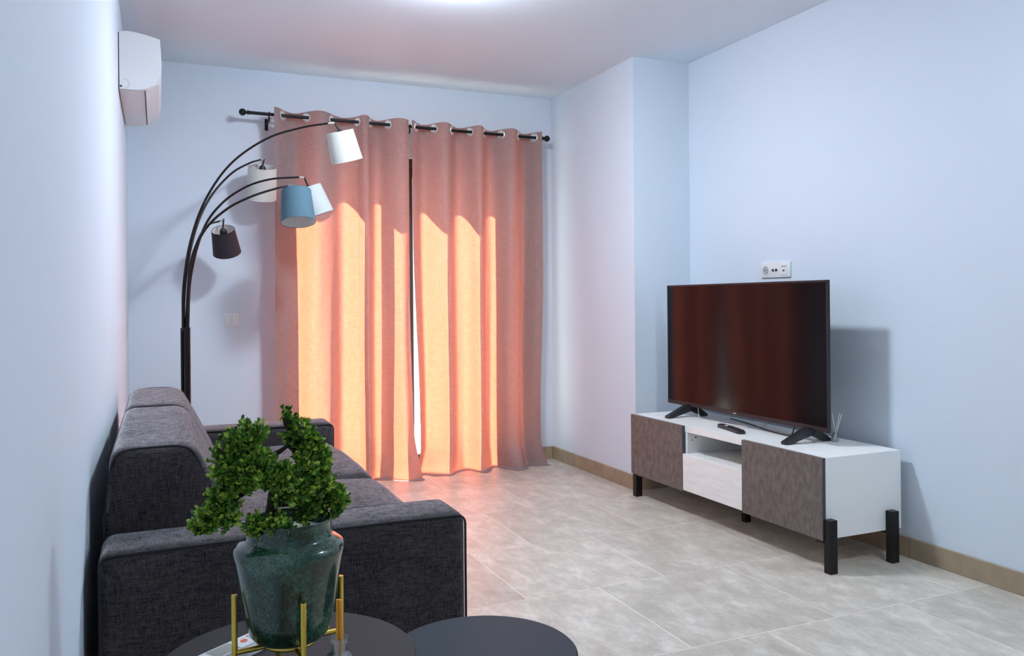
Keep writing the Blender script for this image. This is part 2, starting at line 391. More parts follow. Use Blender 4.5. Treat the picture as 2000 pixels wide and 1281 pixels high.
# window: dark frame, two sliding sashes
win = thing('window_1', None, None, ((WX0 + WX1) / 2, YB, 0)); win['kind'] = 'structure'; win['label'] = 'tall sliding window door with dark frame behind the curtains'
fy0, fy1 = YB + 0.03, YB + 0.125
bm = B(); box(bm, (WX0, fy0, 0), (WX0 + 0.04, fy1, WZ1)); box(bm, (WX1 - 0.04, fy0, 0), (WX1, fy1, WZ1))
box(bm, (WX0 + 0.04, fy0, WZ1 - 0.05), (WX1 - 0.04, fy1, WZ1)); box(bm, (WX0 + 0.04, fy0, 0), (WX1 - 0.04, fy1, 0.03))
obj('window_frame', bm, 'frame', win)
xm = 1.50
for (a, b, yy) in ((WX0 + 0.04, xm + 0.03, fy0 + 0.012), (xm - 0.03, WX1 - 0.04, fy0 + 0.058)):
    bm = B(); box(bm, (a, yy, 0.03), (a + 0.055, yy + 0.03, WZ1 - 0.05)); box(bm, (b - 0.055, yy, 0.03), (b, yy + 0.03, WZ1 - 0.05))
    box(bm, (a + 0.055, yy, WZ1 - 0.11), (b - 0.055, yy + 0.03, WZ1 - 0.05)); box(bm, (a + 0.055, yy, 0.03), (b - 0.055, yy + 0.03, 0.09))
    s = obj('sash', bm, 'frame', win)
    obj('pane', bx((a + 0.055, yy + 0.012, 0.09), (b - 0.055, yy + 0.016, WZ1 - 0.11)), 'pane', s)
struct('floor_balcony', bx((-0.6, YB + TH, -0.14), (3.6, 8.0, -0.02)), 'balcony', 'pale balcony floor outside the window')
struct('wall_parapet', bx((-0.6, 7.88, -0.02), (3.6, 8.0, 0.75)), 'wall', 'low white balcony parapet outside the window')

# ------------------------------------------------------------------ ceiling lamps
def ceiling_lamp(loc, m, label):
    t = thing('ceiling_lamp', label, 'lamp', loc, 'ceiling lamps')
    c = Vector(loc)
    obj('rim', lathe(B(), [(0.0, 0.0), (0.125, 0.0), (0.125, -0.016), (0.112, -0.018), (0.112, -0.004), (0, -0.004)], c, n=40), 'white_plastic', t, smooth=True)
    obj('diffuser', lathe(B(), [(0.111, -0.006), (0.111, -0.042), (0.10, -0.056), (0.06, -0.064), (0, -0.066)], c, n=40), m, t, smooth=True)
ceiling_lamp((1.18, 3.25, H), 'lamp1', 'lit round opal ceiling lamp above the sofa and television')
ceiling_lamp((2.35, 0.75, H), 'lamp2', 'lit round opal ceiling lamp behind the viewpoint')

# ------------------------------------------------------------------ curtain rod and curtains
RY = 4.99
def rz(x): return 2.212 - 0.0092 * (x - 0.476)
rod = thing('curtain_rod', 'black metal curtain rod with ball ends above the window', 'curtain rod', (0.476, RY, rz(0.476)))
obj('rod', tube(B(), [(0.496, RY, rz(0.496)), (2.386, RY, rz(2.386))], 0.0098, 14), 'black_metal', rod, smooth=True)
for x, s in ((0.496, -1), (2.386, 1)):
    prof = [(0, 0), (0.0125, 0.0), (0.0125, 0.012), (0.008, 0.014), (0.008, 0.02)]
    prof += [(0.021 * math.sin(a), 0.038 - 0.021 * math.cos(a)) for a in [0.4 + (math.pi - 0.4) * i / 10 for i in range(11)]]
    prof[-1] = (0, 0.059)
    obj('finial', lathe(B(), prof, (x, RY, rz(x)), (s, 0, 0), 20), 'black_metal', rod, smooth=True)
for x in (0.607, 1.464, 2.377):
    xx = x
    bm = tube(B(), [(xx, YB, rz(x) - 0.035), (xx, RY + 0.004, rz(x) - 0.035), (xx, RY, rz(x) - 0.012)], 0.005, 8)
    box(bm, (xx - 0.009, YB - 0.004, rz(x) - 0.07), (xx + 0.009, YB, rz(x)), 0.001, 1)
    torus(bm, (xx, RY, rz(x)), (1, 0, 0), 0.0135, 0.003, 16, 6)
    obj('bracket', bm, 'black_metal', rod, smooth=True)

def curtain(label, x0, cross, x1, first, xfun, yfun, seed):
    """Eyelet curtain: the cloth passes through the rod at each x in cross; first = -1 when the first fold hangs in front of the rod."""
    A = 0.050
    def phase(x):
        if x <= cross[0]: return -math.pi * (cross[0] - x) / 0.13
        for k in range(len(cross) - 1):
            if x <= cross[k + 1]: return math.pi * (k + (x - cross[k]) / (cross[k + 1] - cross[k]))
        return math.pi * (len(cross) - 1 + (x - cross[-1]) / 0.15)
    nx = 230
    xs = [x0 + (x1 - x0) * i / nx for i in range(nx + 1)]
    zt = rz((x0 + x1) / 2) + 0.034; ts = []
    t = 0.0
    while t < 1.0: ts.append(t); t += 0.0028 if t < 0.035 else (0.009 if t < 0.9 else 0.005)
    ts.append(1.0)
    bm = B(); grid = []
    for t in ts:
        row = []
        for x in xs:
            ph = phase(x); lo = sstep(0.05, 0.6, t)
            wob = 0.35 * lo * noise.noise(Vector((x * 2.2, t * 1.3, seed)))
            s1 = math.sin(ph + wob)
            amp = A * (1 + 0.15 * lo + 0.25 * lo * noise.noise(Vector((x * 5.0, t * 0.8, seed + 5))))
            y = RY + (-first) * amp * s1
            y += 0.010 * lo * math.sin(2.3 * ph + seed + 2.0 * t) + 0.006 * lo * noise.noise(Vector((x * 9, t * 3.0, seed + 9)))
            y += 0.0016 * lo * noise.noise(Vector((x * 30, t * 22.0, seed + 2)))
            # front is toward the room; bunching near the floor
            bot = sstep(0.90, 1.0, t)
            y -= 0.03 * bot * (0.5 + noise.noise(Vector((x * 6, 0.3, seed + 3)))) + 0.020 * bot * math.sin(x * 34 + seed)
            tt = min(1.0, t / 0.978)
            z = rz(x) + 0.034 - tt * (rz(x) + 0.034 - 0.003) + 0.004 * (1 - sstep(0, 0.05, t)) * s1 * first
            if t > 0.978:                              # the spare length lies on the tiles
                k_ = (t - 0.978) / 0.022; y -= 0.055 * k_ * (0.75 + noise.noise(Vector((x * 7, 0, seed)))); z += 0.006 * math.sin(math.pi * k_) * (1 + noise.noise(Vector((x * 16, 2, seed))))
            elif t > 0.93: z += 0.4 * 0.010 * sstep(0.95, 0.98, t) * (1 - sstep(0.98, 1.0, t)) * noise.noise(Vector((x * 14, t * 9, seed)))
            row.append(bm.verts.new((xfun(x, t), yfun(x, t, y), z)))
        grid.append(row)
    for a, b in zip(grid, grid[1:]):
        for k in range(nx): bm.faces.new((a[k], a[k + 1], b[k + 1], b[k]))
    dead = []
    for xc in cross:
        c = Vector((xc, RY, rz(xc)))
        dead += [f for f in bm.faces if (f.calc_center_median() - c).length < 0.0240]
    bmesh.ops.delete(bm, geom=list(set(dead)), context='FACES')
    t_ = thing('curtain', label, 'curtain', ((x0 + x1) / 2, RY, 0), 'terracotta eyelet curtains')
    obj('cloth', bm, 'curtain', t_, smooth=True, sangle=80)
    for k, xc in enumerate(cross):
        wd = (cross[k + 1] - xc) if k < len(cross) - 1 else (xc - cross[k - 1])
        slope = (-first) * A * math.pi / wd * (1 if k % 2 == 0 else -1)
        n_ = Vector((-slope, 1, 0)).normalized()
        obj('eyelet', torus(B(), (xc, RY, rz(xc)), n_, 0.0258, 0.0040, 24, 8), 'eyelet', t_, smooth=True)
    return t_
LX0, LX1 = 0.630, 1.450
def lx(x, t): return x + (-0.006 * sstep(0.1, 0.7, t)) * (1 - (x - LX0) / (LX1 - LX0)) + 0.045 * sstep(0.84, 1.0, t) * sstep(1.25, 1.45, x)
def ly(x, t, y): return y - 0.065 * sstep(0.45, 1.0, t) * sstep(1.24, 1.40, x) - 0.02 * sstep(0.5, 1, t) * sstep(1.0, 1.2, x)
curtain('left terracotta eyelet curtain, its hem flaring on the tiles beside the sofa', LX0, [0.686, 0.823, 0.976, 1.130, 1.209, 1.322], LX1, -1, lx, ly, 1.7)
RX0, RX1 = 1.466, 2.369
def rx(x, t):
    f = 1 - (x - RX0) / (RX1 - RX0)
    return x + f * f * 0.034 * sstep(0.25, 0.88, t) * (1 - 0.9 * sstep(0.90, 0.985, t)) + (1 - f) ** 3 * (-0.03 * sstep(0.4, 0.85, t) + 0.05 * sstep(0.9, 1.0, t))
def ry(x, t, y): return y - 0.035 * sstep(0.5, 1.0, t) * sstep(2.0, 2.2, x) * (1 - sstep(2.25, 2.33, x))
curtain('right terracotta eyelet curtain hanging next to the wall projection', RX0, [1.505, 1.623, 1.744, 1.867, 1.967, 2.087, 2.213, 2.326], RX1, -1, rx, ry, 4.3)

# ------------------------------------------------------------------ air conditioner
ac = thing('air_conditioner', 'white split air conditioner high on the left wall', 'air conditioner', (XL, 4.45, 2.06))
y0, y1 = 4.05, 4.88
prof = [(-0.1535, 2.062), (-0.1535, 2.322), (-0.125, 2.328), (-0.09, 2.326), (-0.04, 2.318), (0.016, 2.304)]
front = [(0.020, 2.25), (0.022, 2.19), (0.019, 2.15), (0.010, 2.118), (-0.008, 2.092), (-0.035, 2.074), (-0.07, 2.064), (-0.11, 2.061)]
bm = prism(B(), prof + front, y0 + 0.012, y1); 
bmesh.ops.bevel(bm, geom=[e for e in bm.edges if abs(e.verts[0].co.y - e.verts[1].co.y) < 1e-5 and e.verts[0].co.y > y1 - 0.01], offset=0.02, segments=3, affect='EDGES')
obj('body', bm, 'white_plastic', ac, smooth=True)
obj('back_plate', bx((XL, y0 + 0.004, 2.066), (-0.153, y1 - 0.03, 2.318)), 'grey_slot', ac)
cap = obj('end_cap', prism(B(), [(x * 0.985 - 0.0015, 2.19 + (z - 2.19) * 0.985) for x, z in prof + front], y0, y0 + 0.011), 'white_plastic', ac, smooth=True)
bm = B(); pts = [(-0.140 + 0.028 * math.cos(a), y0 - 0.0005, 2.088 + 0.022 * math.sin(a)) for a in [-1.2 + 2.6 * i / 14 for i in range(15)]]
obj('knockout_ring', tube(bm, pts, 0.0009, 6), 'soft_grey', cap)
obj('screw_cover', lathe(B(), [(0, 0), (0.005, 0), (0.005, 0.002), (0, 0.002)], (-0.146, y0, 2.076), (0, -1, 0), 12), 'grey_slot', cap)
obj('louver_slot', bx((-0.0495, y0 + 0.03, 2.0655), (-0.0470, y1 - 0.05, 2.0705)), 'grey_slot', ac)
bm = prism(B(), [(-0.046, 2.067), (0.006, 2.110), (0.009, 2.107), (-0.045, 2.0635)], y0 + 0.03, y1 - 0.05)
obj('louver', bm, 'white_plastic', ac)

# ------------------------------------------------------------------ switch and sockets
sw = thing('light_switch', 'square white double light switch on the back wall', 'light switch', (0.398, YB, 0.96))
obj('plate', bx((0.357, YB - 0.008, 0.960), (0.439, YB, 1.041), 0.003), 'white_plastic', sw, smooth=True)
for a, b in ((0.368, 0.397), (0.399, 0.428)):
    obj('rocker', bx((a, YB - 0.012, 0.972), (b, YB - 0.007, 1.029), 0.002), 'white_plastic', sw)
so = thing('wall_socket', 'white triple wall socket plate above the television', 'socket', (XR, 3.31, 1.205))
sy0, sy1, sz0, sz1 = 3.203, 3.417, 1.206, 1.286
obj('plate', bx((XR - 0.010, sy0, sz0), (XR, sy1, sz1), 0.003), 'white_plastic', so, smooth=True)
zc = (sz0 + sz1) / 2; yc = 3.380
r1 = obj('power_socket', lathe(B(), [(0.0, 0.001), (0.017, 0.001), (0.018, 0.003), (0.021, 0.003), (0.021, 0)], (XR - 0.010, yc, zc), (-1, 0, 0), 28), 'soft_grey', so, smooth=True)
for dy in (-0.007, 0.007): obj('pin_hole', lathe(B(), [(0, 0), (0.0028, 0), (0.0028, 0.0006), (0, 0.0006)], (XR - 0.0112, yc + dy, zc), (-1, 0, 0), 10), 'grey_slot', r1)
yc = 3.312
for dy in (-0.012, 0.012): obj('aerial_port', lathe(B(), [(0, 0), (0.007, 0), (0.007, 0.004), (0.004, 0.004), (0, 0.003)], (XR - 0.010, yc + dy, zc - 0.002), (-1, 0, 0), 16), 'grey_slot', so)
yc = 3.245
m3 = obj('data_port', bx((XR - 0.0125, yc - 0.02, zc - 0.026), (XR - 0.0095, yc + 0.02, zc + 0.026), 0.001, 1), 'white_plastic', so)
obj('label_strip', bx((XR - 0.0133, yc - 0.017, zc + 0.012), (XR - 0.0125, yc + 0.017, zc + 0.019)), 'soft_grey', m3)
obj('port_hole', bx((XR - 0.0133, yc - 0.006, zc - 0.010), (XR - 0.0125, yc + 0.006, zc - 0.002)), 'grey_slot', m3)

# ------------------------------------------------------------------ television stand
SX0, SX1, SY0, SY1, SZ0, SZ1 = 2.448, 2.862, 2.515, 3.955, 0.130, 0.457
st = thing('tv_stand', 'low white and grey television stand on black legs', 'tv stand', ((SX0 + SX1) / 2, (SY0 + SY1) / 2, 0))
tb = 0.018; yd0, yd1 = 3.007, 3.466; Z1 = SZ1
obj('top_panel', bx((SX0, SY0 + tb, Z1 - 0.030), (SX1, SY1 - tb, Z1), 0.0004, 1), 'white_wood', st)
obj('bottom_panel', bx((SX0, SY0 + tb, SZ0), (SX1, SY1 - tb, SZ0 + tb)), 'white_board', st)
obj('side_panel', bx((SX0, SY0, SZ0), (SX1, SY0 + tb, Z1), 0.0004, 1), 'white_board', st)
obj('side_panel', bx((SX0, SY1 - tb, SZ0), (SX1, SY1, Z1), 0.0004, 1), 'white_board', st)
for y in (yd0, yd1 - tb):
    dv = obj('divider', bx((SX0 + 0.002, y, SZ0 + tb), (SX1 - 0.008, y + tb, Z1 - 0.030)), 'white_board', st)
    if y > 3.2:
        for (hx, hz, hr) in ((2.50, 0.398, 0.005), (2.478, 0.385, 0.003)):
            obj('shelf_pin_hole', lathe(B(), [(0, 0.0004), (hr, 0.0004), (hr, 0)], (hx, y, hz), (0, -1, 0), 12), 'grey_slot', dv)
obj('shelf', bx((SX0 + 0.004, yd0 + tb, 0.300), (SX1 - 0.008, yd1 - tb, 0.318)), 'white_board', st)
obj('back_panel', bx((SX1 - 0.008, SY0 + tb, SZ0 + tb), (SX1 - 0.002, SY1 - tb, Z1 - 0.030)), 'white_board', st)
dx0, dx1 = SX0 - 0.019, SX0 - 0.001
for a, b in ((SY0 - 0.002, yd0 - 0.001), (yd1 + 0.001, SY1)):
    d = obj('door', bx((dx0, a, SZ0 - 0.002), (dx1, b, SZ1 + 0.001), 0.0006, 1), 'concrete_door', st); d['label'] = 'mottled grey brown door'
    obj('edge_band', bx((dx0 + 0.001, a - 0.0006, SZ0 - 0.001), (dx1 - 0.001, a, SZ1)), 'door_edge', d)
obj('drawer', bx((dx0 + 0.002, yd0 + 0.001, SZ0 + 0.004), (dx1, yd1 - 0.001, 0.318), 0.001, 1), 'white_wood', st)
LEG = []
for y0_, y1_ in ((SY0 - 0.034, SY0 - 0.0005), (SY1 - 0.040, SY1 - 0.004)):
    for x0_, x1_ in ((2.436, 2.476), (2.772, 2.812)):
        obj('leg', bx((x0_, y0_, 0), (x1_, y1_, 0.213 if y0_ < 3 else SZ0 - 0.0005), 0.001, 1), 'black_metal', st)
        yi = (y1_ - 0.001, y1_ + 0.05) if y0_ < 3 else (y0_ - 0.05, y0_)
        obj('leg_bracket', bx((x0_ + 0.004, yi[0], SZ0 - 0.014), (x1_ - 0.004, yi[1], SZ0 - 0.0005)), 'black_metal', st)
obj('leg', bx((2.637, 3.236, 0), (2.669, 3.268, SZ0 - 0.0005), 0.001, 1), 'black_metal', st)

# ------------------------------------------------------------------ television
tv = thing('television', 'large flat television with dark screen on the stand', 'television', (2.66, 3.305, SZ1))
VY0, VY1, VZ0, VZ1, VX = 2.700, 3.912, 0.515, 1.178, 2.652
obj('housing', bx((VX, VY0, VZ0), (VX + 0.012, VY1, VZ1), 0.002), 'black_plastic', tv)
obj('rear_box', bx((VX + 0.011, VY0 + 0.10, VZ0 + 0.01), (VX + 0.062, VY1 - 0.10, VZ0 + 0.36), 0.012), 'black_plastic', tv)
obj('screen', bx((VX - 0.0012, VY0 + 0.010, VZ0 + 0.022), (VX + 0.001, VY1 - 0.010, VZ1 - 0.010)), 'screen', tv)
bm = B(); box(bm, (VX - 0.0035, VY0, VZ0), (VX, VY1, VZ0 + 0.021)); box(bm, (VX - 0.003, VY0, VZ1 - 0.0085), (VX, VY1, VZ1))
box(bm, (VX - 0.003, VY0, VZ0), (VX, VY0 + 0.0085, VZ1)); box(bm, (VX - 0.003, VY1 - 0.0085, VZ0), (VX, VY1, VZ1))
bz = obj('bezel', bm, 'black_plastic', tv)
obj('maker_mark', bx((VX - 0.0042, 3.316, VZ0 + 0.007), (VX - 0.0034, 3.338, VZ0 + 0.013)), 'soft_grey', bz)
for yc in (2.825, 3.724):
    bm = B()
    for (xt, s) in ((2.512, -1), (2.768, 1)):
        a = Vector((2.662, yc, VZ0 + 0.012)); b = Vector((xt, yc, SZ1))
        prism(bm, [(a.x - 0.024 * s * -1 - 0.0, a.z), (a.x + 0.020 * s, a.z), (b.x, b.z + 0.012), (b.x, b.z), (b.x - 0.026 * s, b.z), (a.x - 0.004 * s, a.z - 0.036)] if s > 0 else
                  [(a.x + 0.024, a.z), (a.x - 0.020, a.z), (b.x, b.z + 0.012), (b.x, b.z), (b.x + 0.026, b.z), (a.x + 0.004, a.z - 0.036)], yc - 0.016, yc + 0.016)
    obj('foot', bm, 'black_plastic', tv)
c1 = tag(obj('cable', tube(B(), catmull([(2.70, 3.70, 0.54), (2.675, 3.66, 0.47), (2.655, 3.60, 0.461), (2.645, 3.50, 0.4605), (2.66, 3.38, 0.4605), (2.70, 3.28, 0.4605), (2.75, 3.22, 0.47), (2.72, 3.22, 0.56)]), 0.003, 8), 'cable_white', smooth=True), 'thin cream cable looping on the stand under the television', 'cable')
c2 = tag(obj('cable', tube(B(), catmull([(2.80, 3.55, 0.461), (2.76, 3.35, 0.4605), (2.70, 3.12, 0.4605), (2.688, 2.99, 0.461), (2.69, 2.965, 0.475), (2.70, 2.955, 0.53)]), 0.003, 8), 'black_plastic', smooth=True), 'thin black cable hanging down behind the television screen', 'cable')

# black remote on the stand: a long body with rounded ends
rm = thing('remote_control', 'black remote control lying on the white stand', 'remote control', (2.56, 3.245, SZ1))
P0, P1 = Vector((2.585, 3.362)), Vector((2.535, 3.125))
ax = (P1 - P0).normalized(); nx_ = Vector((ax.y, -ax.x)); Lr = (P1 - P0).length
out = []
for k in range(9): a = math.pi / 2 + math.pi * k / 8; out.append((0.023 + 0.023 * math.cos(a), 0.023 * math.sin(a)))
out += [(0.06, -0.0215), (0.10, -0.0185), (0.15, -0.0195)]
for k in range(9): a = -math.pi / 2 + math.pi * k / 8; out.append((Lr - 0.021 + 0.021 * math.cos(a), 0.021 * math.sin(a)))
out += [(0.15, 0.0195), (0.10, 0.0185), (0.06, 0.0215)]
W2 = lambda s, t: (P0.x + ax.x * s + nx_.x * t, P0.y + ax.y * s + nx_.y * t)
bm = prism(B(), [W2(s, t) for s, t in out], SZ1, SZ1 + 0.017, 'z')
bmesh.ops.bevel(bm, geom=[e for e in bm.edges if min(e.verts[0].co.z, e.verts[1].co.z) > SZ1 + 0.015], offset=0.004, segments=2, affect='EDGES')
rb = obj('body', bm, 'black_plastic', rm, smooth=True)
c = W2(0.075, 0); obj('button_ring', torus(B(), (c[0], c[1], SZ1 + 0.0175), (0, 0, 1), 0.011, 0.0022, 24, 6), 'chrome', rm, smooth=True)
for s in (0.03, 0.125, 0.15, 0.175, 0.2):
    for t in (-0.009, 0.0, 0.009):
        c = W2(s, t); obj('button', lathe(B(), [(0.003, 0), (0.003, 0.0018), (0, 0.002)], (c[0], c[1], SZ1 + 0.0168), n=10), 'grey_slot', rm)

def reed_diffuser(loc, label, r, h, reeds, reed_mat, reed_r):
    c = Vector(loc); t = thing('reed_diffuser', label, 'diffuser', loc)
    obj('bottle', lathe(B(), [(0, 0.0), (r * 0.9, 0.0), (r, 0.004), (r, h * 0.62), (r * 0.8, h * 0.72), (r * 0.45, h * 0.78), (r * 0.45, h * 0.92), (r * 0.56, h * 0.93), (r * 0.56, h), (r * 0.36, h), (r * 0.36, h * 0.78), (r * 0.7, h * 0.70), (r * 0.9, h * 0.60), (r * 0.9, 0.008), (0, 0.006)], c, n=24), 'clear_glass', t, smooth=True)
    for (a, b) in reeds:
        obj('reed', tube(B(), [c + Vector(a), c + Vector(b)], reed_r, 8), reed_mat, t)
    return t
reed_diffuser((2.775, 2.790, SZ1), 'small clear glass reed diffuser with white sticks beside the television', 0.017, 0.055,
              [((0.004, -0.006, 0.007), (-0.004, 0.016, 0.13)), ((-0.004, 0.004, 0.007), (0.006, -0.020, 0.128)), ((0.002, 0.006, 0.007), (0.012, -0.026, 0.125))], 'reed_white', 0.0022)

# ------------------------------------------------------------------ sofa
sf = thing('sofa', 'charcoal fabric two seat sofa against the left wall', 'sofa', (0.30, 2.975, 0))
AX0, AX1 = -0.128, 0.733
def arm(y0, y1):
    def df(p, u): return Vector((p.x, p.y, p.z))
    a = obj('arm', rbox(B(), (AX0, y0, 0.045), (AX1, y1, 0.552), 0.032, 0.07, df), 'sofa', sf, smooth=True, sangle=60)
    return a
ya0, ya1, yb0, yb1 = 2.005, 2.195, 3.760, 3.950
for (y0, y1) in ((ya0, ya1), (yb0, yb1)):
    a = arm(y0, y1)
    for yy in (y0 + 0.006, y1 - 0.006):
        rc = 0.022; loop = [(AX0 + 0.003, yy, 0.08), (AX0 + 0.003, yy, 0.3)]
        loop += [(AX0 + 0.003 + rc - rc * math.cos(q), yy, 0.543 - rc + rc * math.sin(q)) for q in [i * math.pi / 12 for i in range(7)]]
        loop += [(0.1, yy, 0.545), (0.3, yy, 0.545), (0.5, yy, 0.545)]
        loop += [(AX1 - 0.003 - rc + rc * math.sin(q), yy, 0.543 - rc + rc * math.cos(q)) for q in [i * math.pi / 12 for i in range(7)]]
        loop += [(AX1 - 0.003, yy, 0.3), (AX1 - 0.003, yy, 0.08)]
        obj('piping', tube(B(), loop, 0.0032, 6), 'piping', a, smooth=True)
obj('base', rbox(B(), (AX0 + 0.01, ya1, 0.05), (AX1 - 0.03, yb0, 0.30), 0.02, 0.12), 'sofa', sf, smooth=True)
obj('back_frame', rbox(B(), (AX0, ya1, 0.045), (AX0 + 0.11, yb0, 0.60), 0.02, 0.12), 'sofa', sf, smooth=True)
ym = 2.977
for k, (y0, y1) in enumerate(((ya1 + 0.004, ym - 0.002), (ym + 0.002, yb0 - 0.004))):
    def dseat(p, u, k=k):
        d = 0.022 * (1 - u.x ** 2 * 0.55) * (1 - u.y ** 4) if u.z > 0 else 0
        z = p.z + d + (0.010 * noise.noise(Vector((p.x * 5, p.y * 4, 1.0 + k))) if u.z > 0.6 else 0)
        return Vector((p.x + 0.010 * max(0, u.x) * (1 - u.z ** 2), p.y, z))
    obj('seat_cushion', rbox(B(), (0.06, y0, 0.30), (AX1 - 0.008, y1, 0.462), 0.04, 0.05, dseat), 'sofa', sf, smooth=True, sangle=60)
YS = 3.085
for k, (y0, y1) in enumerate(((ya1 - 0.004, YS - 0.001), (YS + 0.001, yb0 - 0.002))):
    def dback(p, u):
        f = (0.747 - p.z) / 0.36                          # the front leans out toward the seat
        x = p.x + (0.17 * max(0.0, f) ** 1.0) * sstep(-0.9, 1.0, u.x) - 0.02 * max(0, f) * (1 - sstep(-1, 0.5, u.x))
        bulge = 0.012 * (1 - u.y ** 6) * (1 - u.z ** 2) * (1 if u.x > 0 else 0)
        return Vector((x + bulge, p.y, p.z + 0.004 * (1 - u.y ** 8) * (1 if u.z > 0.8 else 0)))
    bc = obj('back_cushion', rbox(B(), (-0.112, y0, 0.39), (0.082, y1, 0.747), 0.036, 0.05, dback), 'sofa', sf, smooth=True, sangle=60)
    for yy in (y0 + 0.009, y1 - 0.009):
        pts = [(-0.134, 0.42), (-0.122, 0.60), (-0.112, 0.69), (-0.100, 0.728), (-0.074, 0.744), (0.0, 0.747), (0.050, 0.744), (0.080, 0.724), (0.107, 0.66), (0.150, 0.57), (0.205, 0.45)]
        obj('piping', tube(B(), catmull([(x, yy, z) for x, z in pts], 4), 0.003, 6), 'piping', bc, smooth=True)
for x in (AX0 + 0.05, AX1 - 0.06):
    for y in (ya0 + 0.06, yb1 - 0.06):
        obj('foot', bx((x - 0.025, y - 0.025, 0), (x + 0.025, y + 0.025, 0.05), 0.003, 1), 'black_plastic', sf)

# ------------------------------------------------------------------ floor lamp with five arched arms
PX, PY = 0.126, 4.50
fl = thing('floor_lamp', 'black five arm arc floor lamp with fabric shades behind the sofa', 'floor lamp', (PX, PY, 0))
obj('base', lathe(B(), [(0, 0), (0.15, 0), (0.152, 0.006), (0.15, 0.022), (0.14, 0.027), (0.03, 0.030), (0, 0.030)], (PX, PY, 0)), 'black_metal', fl, smooth=True)
bm = B(); tube(bm, [(PX + 0.006, PY, 0.03), (PX + 0.006, PY, 0.975)], 0.0165, 16)
obj('pole', bm, 'black_metal', fl, smooth=True)
obj('side_tube', tube(B(), [(PX - 0.016, PY + 0.012, 0.03), (PX - 0.016, PY + 0.012, 0.975)], 0.0085, 12), 'black_metal', fl, smooth=True)
obj('collar', lathe(B(), [(0.0, 0.0), (0.020, 0.0), (0.020, 0.012), (0.0, 0.012)], (PX + 0.003, PY + 0.003, 0.966), n=20), 'black_metal', fl, smooth=True)
def shade(parent, top, axis, r0, r1, ln, outer):
    axis = Vector(axis).normalized(); top = Vector(top)
    s = obj('lamp_shade', lathe(B(), [(r0, 0), (r1, ln), (r1 - 0.0012, ln), (r0 - 0.0012, 0)], top, axis, 48, True), outer, parent, smooth=True)
    obj('lining', lathe(B(), [(r0 - 0.0014, 0.001), (r1 - 0.0014, ln - 0.001), (r1 - 0.002, ln - 0.001), (r0 - 0.002, 0.001)], top, axis, 48, True), 'lining', s, smooth=True)
    for h, r in ((0.0, r0), (ln, r1)): obj('hoop', torus(B(), top + axis * h, axis, r - 0.0006, 0.0014, 40, 6), outer, s, smooth=True)
    x, y, d = frame_of(axis); 
    for k in range(3):
        a = 2 * math.pi * k / 3; v = x * math.cos(a) + y * math.sin(a)
        obj('spider_wire', tube(B(), [top + d * 0.012 + v * 0.018, top + d * 0.004 + v * (r0 - 0.002)], 0.0012, 6), 'chrome', s)
    obj('bulb_socket', lathe(B(), [(0, -0.012), (0.006, -0.012), (0.018, 0.002), (0.0205, 0.012), (0.0205, 0.05), (0, 0.052)], top, axis, 20), 'black_plastic', s, smooth=True)
    obj('bulb', lathe(B(), [(0.012, 0.050), (0.014, 0.058), (0.0215, 0.075), (0.022, 0.085), (0.017, 0.098), (0.008, 0.104), (0, 0.106)], top, axis, 20), 'bulb', s, smooth=True)
ARMS = [  # pixel path of the arm, depth at its end, socket top in the picture, lean, tilt, shade material, length, label
    ([(357, 640), (358, 560), (372, 470), (401, 390), (450, 320), (520, 271), (590, 249), (640, 241)], 4.26, (653, 240), (663, 257), 0.20, 0.26, 'shade_white', 0.155, 0.071, 0.083),
    ([(357, 640), (362, 545), (381, 450), (410, 386), (450, 340), (486, 319), (508, 312)], 4.90, (515, 312), (512, 326), -0.16, 0.36, 'shade_white', 0.185, 0.079, 0.087),
    ([(366, 640), (372, 540), (396, 450), (430, 400), (478, 366), (528, 350), (584, 346)], 4.35, (594, 347), (602, 366), 0.34, 0.16, 'shade_grey', 0.150, 0.066, 0.080),
    ([(364, 640), (371, 520), (397, 453), (440, 410), (490, 384), (540, 368), (562, 364)], 4.00, (573, 363), (578, 373), 0.12, -0.24, 'shade_blue', 0.158, 0.069, 0.081),
    ([(362, 640), (370, 530), (386, 470), (406, 440), (428, 432)], 4.80, (436, 429), (435, 449), -0.03, 0.60, 'shade_black', 0.142, 0.062, 0.076),
]
for (path, ye, hook, top, lean, tilt, ms, ln, r0, r1) in ARMS:
    pts = []; n = len(path)
    for i, (u, v) in enumerate(path):
        s = i / (n - 1); yy = PY + (ye - PY) * s ** 1.5
        p = at(u, v, yy); pts.append(p)
    pts[0] = Vector((pts[0].x, PY, 0.955))
    cp = catmull(pts, 8)
    a = obj('arm', tube(B(), cp, [0.0072 - 0.0022 * i / len(cp) for i in range(len(cp))], 10), 'black_metal', fl, smooth=True)
    pe = cp[-1]; ph = at(hook[0], hook[1], ye); pt = at(top[0], top[1], ye)
    axis = -UP + RT * lean + FW * tilt
    obj('elbow', tube(B(), [pe, ph], 0.0052, 10), 'chrome', a, smooth=True)
    obj('hanger', tube(B(), [ph + (ph - pt) * 0.1, pt - axis.normalized() * 0.004], 0.0048, 10), 'black_metal', a, smooth=True)
    shade(fl, pt, axis, r0, r1, ln, ms)

